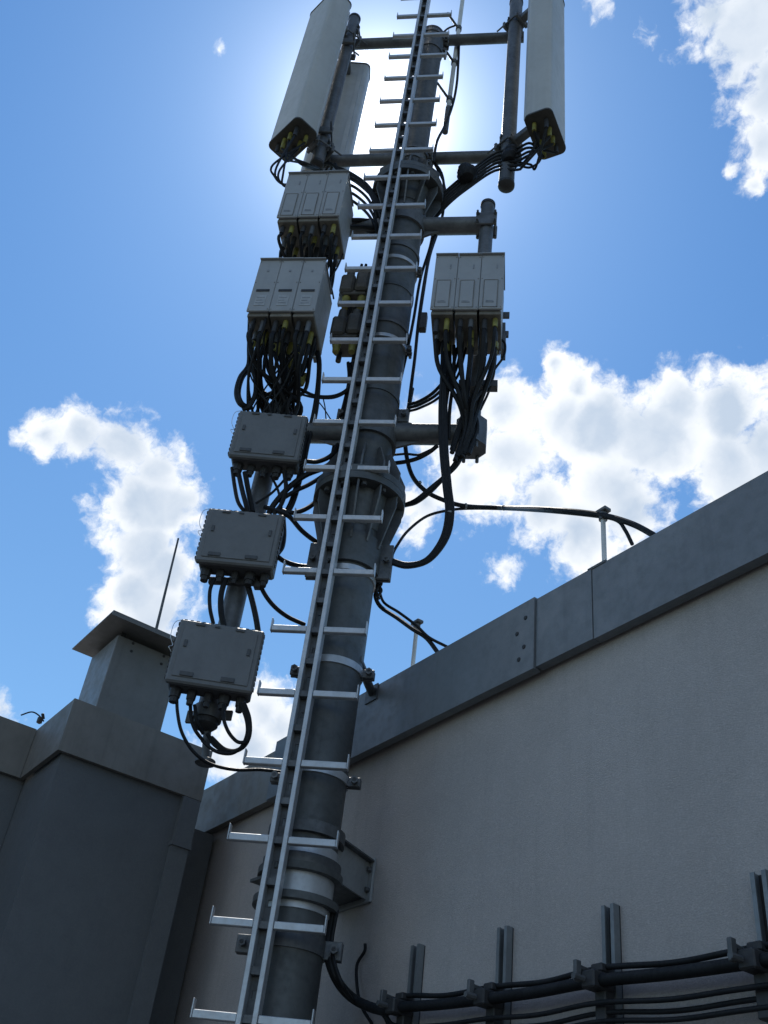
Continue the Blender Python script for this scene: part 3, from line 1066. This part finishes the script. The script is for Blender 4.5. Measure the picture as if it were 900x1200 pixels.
def cable(pts, r, label, group=None, cat='cable', m='black', name='cable', sleeves=(), seg=7, ties=()):
    P = [cpt(p) for p in pts]
    if ties and not sleeves:
        t = thing(name, label, cat, P[0], FM, group)
        part('sheath', G().tube(P, r, seg), m, t)
        for i, f_ in ties:
            a_, b_ = P[i], P[i + 1]
            c0 = a_.lerp(b_, f_)
            dd = (b_ - a_).normalized()
            part('cable_tie', G().cyl(c0 - dd * .004, c0 + dd * .004, r * 1.3, seg=8), 'strut', t)
        return t
    if not sleeves:
        return single(name, G().tube(P, r, seg), m, label, cat, P[0], FM, group)
    t = thing(name, label, cat, P[0], FM, group)
    part('sheath', G().tube(P, r, seg), m, t)
    for i, f_ in sleeves:
        a_, b_ = P[i], P[i + 1]
        c0 = a_.lerp(b_, f_)
        c1 = a_.lerp(b_, min(1, f_ + .05 / max(.05, (b_ - a_).length)))
        part('sleeve', G().cyl(c0, c1, r * 1.35, seg=8), 'tape', t)
    return t


# feeders along the right side of the mast
for i, (pts, r) in enumerate((([(506, 186, -.1), (519, 208, -.1), (519, 250, -.06), (507, 284, -.02), (499, 320, .0), (491, 372, .0), (486, 420, .0), (481, 458, -.02), (476, 500, -.04), (473, 520, -.06)], .0085),
                              ([(503, 190, -.1), (512, 225, -.08), (506, 280, -.06), (493, 325, -.04), (485, 372, -.02), (477, 412, -.02), (470, 442, -.03), (464, 470, -.06)], .008),
                              ([(508, 190, -.12), (522, 222, -.1), (516, 262, -.08), (504, 300, -.02), (497, 340, .0), (489, 395, .01), (484, 440, .0), (478, 490, -.03)], .006))):
    cable(pts, r, ('slim black', 'innermost black', 'outermost black')[(1 if i == 1 else 2 if i == 0 else 0)] + ' feeder cable running down the right side of the mast', 'feeders down the right of the mast')
part_ = None
q = G()
pc = pm(496, 378, 0)
q.box(pc, (.035, .04, .12), 0, .004)
single('cable_block', q, 'slot', 'dark cable clamp block on the feeders right of the mast', 'clamp', pc)
# right panel jumpers to the mast
for i in range(6):
    c = conR[i]
    s_ = i - 2.5
    cable([c, (622 - i * 1.5, 168 + i * 5, .12), (606, 174 + i * 5, .06), (580, 180 + i * 4, .02), (548, 203 + i * 3.6, 0), (528, 219 + i * 3.6, -.02), (510, 236 + i * 4, -.06)],
          .0078, '%s black jumper from the top, swinging from the right panel to the mast' % ORD[i], 'jumpers of the right panel')
for i, (bx, by) in enumerate(((640, 178), (634, 190))):
    cable([conR[6 + i], (bx - 6, by + 6, .1), (622, 196 - i * 3, .08), (608, 194 - i * 4, .05)], .007, '%s black jumper loop hanging under the right panel' % ORD[i], 'jumper loops under the right panel')
for (px, py, s_, lab) in ((600, 185, .10, 'dark taped cable bundle wrapped on the right antenna pole'), (548, 203, .075, 'dark cable clamp on the jumpers right of the upper flange')):
    c = pm(px, py, .02)
    q = G()
    for i in range(5):
        a_ = random.uniform(0, 6)
        q.lathe([(0, -.05), (.035, -.04), (.05, -.01), (.048, .02), (.03, .045), (0, .05)], c + Vector((random.uniform(-.02, .02), random.uniform(-.03, .03), random.uniform(-.05, .05))) * s_ / .1, 12)
    single('cable_wrap', q, 'black', lab, 'cable wrap', c)
# left panel jumpers
for i in range(4):
    cable([conL[i], (320 - i * 0 + i * 4, 193 + i * 3, .24), (322 + i * 3, 207 + i * 3, .22), (332 + i * 3, 216 + i, .16), (348 + i * 3, 214, .1)], .0065,
          '%s thin black jumper from the left, looping under the left panel' % ORD[i], 'jumpers of the left panel')
for i in range(4, 8):
    cable([conL[i], (352 + (i - 4) * 3, 192, .15), (366 + (i - 4) * 3, 198, .05), (384, 202 + i, 0)], .0065,
          '%s thin black jumper from the left panel inward to the radios' % ORD[i - 4], 'jumpers from the left panel inward')
for i in range(4):
    cable([conB[i], (376 + i * 5, 193, -.05), (398, 197 + i * 2, -.02), (415 + i, 205 + i * 3, .02), (432 + i * 2, 218 + i * 5, .05), (446, 240 + i * 5, .06)], .008,
          '%s black jumper from the rear left panel sweeping to the mast' % ORD[i], 'jumpers of the rear panel')
for i in range(4):
    cable([(404, 206 + i * 8, .1), (418, 212 + i * 9, .06), (431, 224 + i * 9, .04), (440, 242 + i * 8, .05), (443, 262 + i * 6, .02)], .0085,
          '%s black jumper from the top between top left radios and mast' % ORD[i], 'jumpers right of the top left radios')
for i in range(2):
    cable([(407, 258 + i * 8, .08), (425, 258 + i * 8, .05), (445, 262 + i * 6, .02)], .012, ('upper', 'lower')[i] + ' thick black cable along the thick upper crossbar at left', 'cables on the upper arm')
cable([(402, 298, .1), (396, 312, .12), (388, 328, .12), (391, 350, .12)], .0045, 'single thin black cable end dangling beside the left radios', None)

# below the top left radios
for i in range(3):
    for j, c in enumerate(CON['LU', i]):
        yb = 300 + random.uniform(-6, 8)
        e = Vector((c.x * .5 + XP * .5 + random.uniform(-.04, .04), random.uniform(-.03, .06), c.z - random.uniform(.22, .34)))
        cable([c, c + Vector((0, .0, -.07)), (c + e) / 2 + Vector((random.uniform(-.03, .03), .05, -.02)), e], random.choice((.007, .0085, .0105)),
              'short black jumper under the %s unit of the top left radios' % pos3[i], 'jumpers under the top left radios')
# below the slotted left radios: dense hanging bundle
for i in range(3):
    for j, c in enumerate(CON['LL', i]):
        xe = XP + random.uniform(-.10, .09)
        z1 = pm(330, 478, .05).z + random.uniform(-.05, .05)
        m1 = Vector((c.x * .75 + xe * .25 + random.uniform(-.02, .02), c.y * .7 + random.uniform(-.02, .05), c.z - .16))
        m2 = Vector((xe + random.uniform(-.03, .03), random.uniform(-.11, .07), (c.z - .16) * .45 + z1 * .55))
        cable([c, c + Vector((0, 0, -.06)), m1, m2, Vector((xe, random.uniform(-.04, .06), z1))], random.choice((.008, .010, .012)),
              'black jumper hanging under the %s unit of the slotted left radios' % pos3[i], 'bundle under the left slotted radios', sleeves=((0, .2),) if j == 3 else ())
# finer leads tangled in the same bundle
for i in range(3):
    for j in range(6):
        xe = XP + random.uniform(-.12, .1)
        c = Vector((-.449 + (i - 1) * W3 + random.uniform(-.04, .04), -random.uniform(.08, .3), 5.19))
        zz = random.uniform(.35, .62)
        cable([c, c + Vector((0, 0, -.08)), Vector((c.x * .6 + xe * .4 + random.uniform(-.05, .05), c.y * .6 + random.uniform(-.04, .04), c.z - zz * .5)),
               Vector((xe, random.uniform(-.12, .08), c.z - zz * .8)), Vector((xe + random.uniform(-.04, .04), random.uniform(-.05, .08), c.z - zz))],
              random.choice((.004, .005, .0065)), 'thin black lead tangled under the %s unit of the slotted left radios' % pos3[i], 'thin leads under the slotted left radios')
for (dx, dy, dz_) in ((.07, -.16, -.17), (-.02, -.2, -.12), (.095, -.08, -.2)):
    p = Vector((-.449 + dx, dy, 5.205 + dz_))
    single('tape_flag', G().box(p, (.042, .03, .085), .3, .008, ry=.15), 'tape', 'yellow marker sleeve on the cables under the slotted left radios', 'marker', p, FM, 'yellow markers under the left radios')
BND = 'loops left of the bundle under the left radios'
for d in (0, 2.5):
    cable([(293 + d, 372, .2), (292 + d, 405, .16), (291 + d, 428, .12), (281 + d, 443, .12), (277 + d, 460, .12), (281 + d, 473, .12), (291 + d, 478, .08)], .012,
          ('outer' if d == 0 else 'inner') + ' thick black cable loop at far left above the top junction box', BND)
cable([(292, 425, .12), (299, 443, .11), (299, 462, .1), (292, 476, .1), (284, 480, .1)], .012, 'small thick black cable crossing behind the far left cable loops', None)
for d in (0, 3):
    cable([(366 + d, 402, .1), (373 + d * .5, 422, .08), (372 + d * .5, 452, .06), (367 + d, 485, .04), (358 + d, 520, .03), (352 + d, 550, .02), (342 + d, 585, .02), (334 + d, 602, .02)], .010,
          ('left' if d == 0 else 'right') + ' one of two cables dropping right of the slotted left radios', 'drops right of the left radios')
for i, (a_, b_) in enumerate((((352, 456), 0), ((352, 462), 4))):
    cable([(a_[0], a_[1], .06), (370, 464 + b_ * .5, .05), (392, 464 + b_ * .5, .04), (408, 455 + b_ * .5, .04), (416, 438 + b_, .03), (412, 425, .03)], .0085 - i * .003,
          ('upper thicker', 'lower thinner')[i] + ' black cable curving from the left bundle up to the filter units', 'cables from the left bundle to the filters')
for i in range(3):
    cable([(408 + 7 * (i % 2), 425, .03), (409 + i * 3, 445, .03), (404 + i * 4, 470, .02), (396 + i * 4, 500, 0), (390 + i * 5, 530, -.02), (384 + i * 4, 560, -.06)], .009,
          '%s black cable descending left of the ladder below the filters' % ORD[i], 'cables below the filter units')
for i in range(2):
    cable([(371 + 8 * i, 468, .03), (379 + 2 * i, 478, .03), (388 - 6 * i, 492, .03)], .003, ('left', 'right')[i] + ' very thin crossing wire left of the ladder above the top box', 'thin crossing wires')
for i in range(2):
    cable([(424 + i * 5, 310, .06), (417 + i * 5, 335, .04), (409 + i * 4, 372, .02), (404 + i * 3, 395, .02)], .008, ('left', 'right')[i] + ' black cable feeding the filter units from above', 'cables above the filter units')
# around the left pipe between top and middle boxes
for pts, r, lab in (
    ([(272, 548, .11), (275, 570, .10), (279, 588, .1), (287, 600, .08)], .009, 'outer black cable below the top junction box, far left'),
    ([(279, 552, .11), (284, 575, .1), (288, 590, .1), (291, 602, .08)], .011, 'second black cable below the top junction box'),
    ([(287, 553, .11), (291, 575, .08), (296, 600, .06)], .012, 'third black cable below the top junction box'),
    ([(333, 552, .1), (335, 572, .08), (330, 590, .06), (321, 602, .06)], .010, 'black cable right of the pipe below the top junction box'),
    ([(396, 521, .0), (388, 534, .03), (372, 541, .05), (357, 541, .06), (345, 548, .06)], .011, 'black cable bending from the mast to the top junction box'),
    ([(396, 538, .0), (380, 548, .03), (358, 557, .05), (338, 572, .06), (322, 590, .06), (315, 602, .05)], .013, 'thick black cable sweeping from the mast to the middle junction box'),
    ([(392, 546, -.02), (378, 558, .0), (362, 568, .03), (347, 575, .05), (330, 585, .06)], .010, 'black cable below the thick sweep left of the lower flange'),
    ([(378, 578, -.05), (368, 590, -.02), (355, 598, .02), (341, 601, .04), (326, 597, .05)], .011, 'black cable curving into the flange from the left'),
    ([(310, 594, .06), (328, 600, .06), (340, 606, .04), (354, 622, .0), (372, 636, -.04), (388, 646, -.1)], .011, 'black cable dropping from the middle box to the mast clamp'),
    ([(322, 650, .06), (334, 658, .04), (350, 663, .0), (366, 664, -.04)], .011, 'short thick black cable right of the middle junction box'),
    ([(300, 590, .07), (318, 578, .06), (335, 560, .05), (345, 545, .05)], .006, 'thin black wire crossing above the middle junction box'),
    ([(318, 558, .06), (326, 575, .06), (330, 596, .05)], .006, 'thin black wire behind the thick sweep'),
    ([(251, 678, .1), (246, 692, .1), (246, 712, .1), (250, 731, .08)], .008, 'outer black cable below the middle junction box'),
    ([(264, 678, .09), (259, 697, .09), (259, 718, .08), (263, 736, .07)], .012, 'inner black cable below the middle junction box'),
    ([(290, 684, .06), (296, 706, .06), (301, 730, .05), (303, 752, .04), (300, 772, .04)], .012, 'thick black cable passing right of the lowest junction box'),
    ([(303, 672, .07), (307, 690, .05), (319, 708, .02), (336, 722, -.02), (357, 732, -.08)], .0095, 'black cable arcing from the middle box to the ladder'),
    ([(331, 605, .02), (332, 625, .02), (330, 640, .02), (325, 648, .03)], .014, 'thick black cable end beside the middle junction box'),
    ([(207, 815, .11), (208, 835, .11), (213, 858, .1), (226, 880, .07), (246, 895, .03), (275, 902, -.02), (305, 902, -.07), (332, 905, -.1)], .0065, 'long thin black cable hanging from the lowest box to the mast'),
    ([(223, 826, .08), (224, 842, .08), (229, 856, .07), (238, 868, .04)], .007, 'thin black cable below the lowest box beside the pipe'),
    ([(228, 826, .09), (231, 846, .08), (238, 860, .04)], .007, 'second thin black cable below the lowest box beside the pipe'),
    ([(286, 824, .1), (292, 842, .09), (292, 862, .08), (284, 876, .06), (268, 881, .04), (252, 873, .02), (243, 860, .02)], .0085, 'thick black cable loop at right under the lowest box'),
    ([(282, 824, .1), (289, 845, .09), (289, 862, .08), (280, 878, .06), (264, 878, .04), (248, 864, .02)], .007, 'second black cable loop at right under the lowest box'),
    ([(262, 826, .1), (262, 842, .1), (268, 858, .09), (278, 869, .08), (288, 870, .08)], .007, 'thin inner black cable loop under the lowest box'),
    ([(237, 868, .04), (252, 880, .04), (270, 883, .05), (284, 876, .06)], .007, 'lowest thin black cable below the pipe end'),
):
    cable(pts, r, lab)

# right cluster bundle
RB = 'bundle under the right radios'
for i in range(3):
    for j, c in enumerate(CON['RR', i]):
        xe = XR + random.uniform(-.05, .03)
        z1 = pm(545, 500, .08).z + random.uniform(-.04, .06)
        m1 = Vector((c.x * .85 + xe * .15, c.y * .8, c.z - .15))
        m2 = Vector((xe * .8 + c.x * .2 + random.uniform(-.02, .02), -random.uniform(.06, .16), (c.z - .15) * .4 + z1 * .6))
        if j in (1, 5) and i == 0:
            continue
        cable([c, c + Vector((0, 0, -.05)), m1, m2, Vector((xe, -random.uniform(.05, .11), z1)), Vector((xe - .03, -.07, z1 - .16))], random.choice((.009, .011, .013)),
              'black jumper hanging under the %s unit of the right radios' % pos3[i], RB, sleeves=((0, .2),) if j == 2 else ())
for i, dx in enumerate((0, 3.2, 6.2, 4.5)):
    cable([(519 + dx * .6, 400, .16), (518 + dx * .7, 440, .14), (516 + dx, 480, .12), (517 + dx, 525, .1), (521 + dx, 570, .08), (524 + dx, 600, .06), (518 + dx, 630, .04), (500 + dx * .6, 655 + dx * .2, .02), (478, 661 + dx * .5, .0), (458, 656 + dx * .6, .0)],
          .0095, '%s thick black feeder from right radios looping back to the mast clamp' % ORD[i], 'feeders looping under the right arm', ties=((1, 0.02), (5, .02)) if i == 1 else ())
for i, dx in enumerate((0, 5)):
    cable([(527 + dx, 405, .14), (527 + dx, 440, .12), (522 + dx, 480, .1), (521 + dx, 515, .08)], .0085, ('outer', 'inner')[i] + ' black jumper at the left of the right radio bundle', 'jumpers left in the right bundle')
for i in range(3):
    cable([(536 + i * 5, 408, .12), (528 + i * 4, 435 + i * 3, .1), (510 + i * 2, 458 + i * 4, .06), (492, 470 + i * 4, .02), (478, 474 + i * 4, 0)], .0085 - i * .001,
          '%s black cable from the top curving from right radios to mast' % ORD[i], 'curves from the right radios to the mast')
for i in range(2):
    cable([(545 - i * 4, 516, .06), (538 - i * 3, 540, .05), (524 - i * 3, 556 + i * 2, .03), (505, 572 + i * 3, .0), (488, 586 + i * 2, -.03), (474, 592, -.08)], .011,
          ('lower', 'upper')[i] + ' thick black cable from the right crossbar end into the flange', 'curves from the right arm end to the flange')
for i, (e, r) in enumerate(((537, .010), (533, .006))):
    cable([(513, 522, .05), (503, 530 + i * -2, .03), (490, e, .0), (476, e + 4 - i * 5, -.03), (462, e + 6 - i * 6, -.06)], r, ('thicker', 'thinner')[i] + ' black cable curving below the right lower crossbar', 'curves below the right arm')
cable([(588, 398, .12), (592, 404, .11), (590, 418, .1), (578, 436, .09), (573, 458, .07), (563, 480, .05)], .006, 'single thin black cable outermost on the right radios')
cable([(483, 455, -.05), (477, 490, -.08), (475, 522, -.1), (482, 555, -.1), (497, 574, -.12), (517, 585, -.16), (545, 593, -.2), (590, 595, -.24), (640, 597, 1.99, 'y'), (700, 603, 2.01, 'y'), (738, 613, 2.03, 'y'), (764, 626, 2.04, 'y'), (775, 634, 2.05, 'y')],
      .0105, 'long black cable spanning from the lower flange over the right parapet', ties=((3, .6), (6, .02), (7, .02)))
cable([(459, 652, .0), (465, 640, -.04), (478, 622, -.08), (500, 605, -.14), (526, 598, -.18), (550, 596, -.22), (590, 596.5, -.24), (640, 599, 1.99, 'y'), (700, 605, 2.01, 'y'), (723, 610, 2.03, 'y'), (733, 622, 2.03, 'y'), (741, 638, 2.04, 'y')],
      .0065, 'thin black cable rising from the mast clamp to the right parapet post')
cable([(446, 676, -.05), (442, 690, -.05), (440, 700, -.06), (447, 712, -.1), (465, 724, 1.93, 'y'), (483, 737, 1.96, 'y'), (500, 748, 2.0, 'y'), (514, 766, 2.02, 'y')],
      .009, 'black cable leaving the mast to the near parapet post')
cable([(444, 690, -.05), (450, 706, -.08), (468, 718, 1.93, 'y'), (488, 733, 1.96, 'y'), (503, 747, 2.0, 'y'), (524, 758, 2.03, 'y')],
      .006, 'thin black cable beside it over the near parapet post')
for i, pts in enumerate(([(447, 675, -.03), (443, 684, -.03), (447, 692, -.03), (441, 700, -.03)], [(444, 674, -.03), (447, 684, -.03), (441, 692, -.03), (444, 702, -.03)])):
    cable(pts, .006, ('one', 'other')[i] + ' strand of the short twisted lead under the mast clamp', 'twisted leads under the mast clamp')
cable([(538, 50, -.15), (537, 75, -.15), (535, 100, -.15), (530, 124, -.15), (521, 148, -.13), (512, 166, -.08), (508, 190, -.05)], .009, 'black conductor running down beside the lightning pipe')
cable([(533, 30, -.1), (524, 34, -.1), (514, 44, -.08)], .007, 'short black lead at the mast head')

# parapet posts
for (px, pt_, pb_, lab) in ((711, 600, 662, 'slim pale cable post on the parapet at right'), (485, 735, 788, 'slim pale cable post on the parapet nearest the mast')):
    p0 = at_y(px - (pb_ - pt_) * .04, pb_, 2.02)
    p1 = at_y(px, pt_, 2.02)
    p1.x, p1.y = p0.x, p0.y
    p0.z = 3.54
    t = thing('cable_post', lab, 'cable post', p0, FW, 'cable posts on the parapet')
    part('rod', G().cyl(p0, p1, .0085, seg=10), 'white', t)
    part('post_clamp', G().cyl(p1 - Vector((0, 0, .025)), p1 + Vector((0, 0, .004)), .015, seg=10).box(p1 + Vector((0, 0, .012)), (.05, .03, .014), 0, .002), 'galv', t)
    part('foot', G().box(p0 + Vector((0, 0, .004)), (.08, .08, .012), 0, .002), 'galv', t, False)

# ------------------------------------------------------------------ cable run on the wall
ST = [(487, 1107, 481, 1176), (589, 1086, 581, 1167), (712, 1060, 709, 1146), (888, 1021, 890, 1124)]
lbl = ['leftmost steel channel on the wall, nearest the mast foot', 'second steel channel on the wall from the mast foot',
       'third steel channel on the wall from the mast foot', 'rightmost steel channel on the wall, at the picture edge']
YS = YW - .024
CLP = []
for (tx, ty, bx, by), lab in zip(ST, lbl):
    p = at_y(tx, ty, YS)
    pc = at_y(bx, by, YS - .06)
    t = thing('strut_channel', lab, 'strut channel', (p.x, YW, 0), FW, 'steel channels holding the wall cables')
    zt = p.z
    q = G()
    for sx in (-1, 1):
        q.mm((p.x + sx * .0175 - .004, YS - .002, .3), (p.x + sx * .0175 + .004, YW - .0045, zt))
        q.mm((p.x + sx * .0115 - .0019, YS - .002, .3), (p.x + sx * .0115 + .0019, YS + .003, zt))
    part('channel_side', q, 'strut', t, False)
    part('channel_back', G().mm((p.x - .0212, YW - .004, .3), (p.x + .0212, YW - .0006, zt - .001)), 'slot', t, False)
    z = pc.z
    CLP.append((p.x, z))
    q = G()
    for k, (dy, dz_) in enumerate(((.028, .03), (.06, .0), (.06, -.065), (.03, -.09))):
        pass
    q.box((p.x, YS - .026, z + .033), (.038, .045, .02), 0, .003)
    q.box((p.x, YS - .042, z), (.044, .076, .042), 0, .004)
    q.box((p.x, YS - .02, z - .05), (.036, .034, .12), 0, .003)
    part('clamp_block', q, 'slot', t, False)
    q = G()
    q.box((p.x - .028, YS - .085, z + .02), (.012, .02, .05), 0, .002)
    q.box((p.x - .036, YS - .06, z + .03), (.02, .045, .012), .2, .002)
    q.cyl((p.x - .012, YS - .115, z), (p.x - .012, YS - .08, z), .008, seg=8)
    part('clamp_bolt', q, 'galv', t, False)
mx = OM.x
zc0 = CLP[0][1]
for k, (dy, dz_, r, lab, sag) in enumerate(((-.028, .036, .0075, 'uppermost slim black cable of the run along the wall', .01),
                                       (-.05, .0, .0155, 'thickest black feeder of the run along the wall', .003),
                                       (-.03, .004, .012, 'black feeder behind the thickest one along the wall', .003),
                                       (-.05, -.05, .0065, 'black cable below the thick feeder along the wall', .008),
                                       (-.03, -.068, .006, 'slim black cable in the lower part of the wall run', .01),
                                       (-.035, -.088, .006, 'lowest slim black cable of the run along the wall', .009))):
    P = []
    x0 = CLP[0][0]
    # bend from the mast foot
    st_ = at_y(383 + k * 1.2, 1112, Wm.y + .1)
    P += [st_ + Vector((0, 0, .12)), st_, at_y(392 + k * 2, 1145 + k * 2, Wm.y + .12), at_y(415 + k, 1170 + k * 1.6, YS + dy - .02), at_y(448, 1183 + k, YS + dy)]
    for i, (x, z) in enumerate(CLP):
        P.append(Vector((x, YS + dy, z + dz_)))
        if i < 3:
            xn, zn = CLP[i + 1]
            P.append(Vector(((x + xn) / 2, YS + dy, (z + zn) / 2 + dz_ - sag)))
    xl_, zl_ = CLP[-1]
    P.append(Vector((xl_ + .5, YS + dy, zl_ + dz_ - .01)))
    P.append(Vector((xl_ + 1.2, YS + dy, zl_ + dz_)))
    cable([FMi @ v for v in P], r, lab, 'cable run along the wall', seg=10)
P = [at_y(428, 1106, YW - .012), at_y(427, 1115, YW - .012), at_y(418, 1132, YW - .012), at_y(419, 1160, YW - .02), at_y(424, 1180, YW - .03), at_y(436, 1200, YW - .012)]
cable([FMi @ v for v in P], .0055, 'thin black earth lead on the wall right of the mast foot')

SC.render.film_transparent = False
SC.cycles.use_denoising = True
SC.cycles.max_bounces = 6
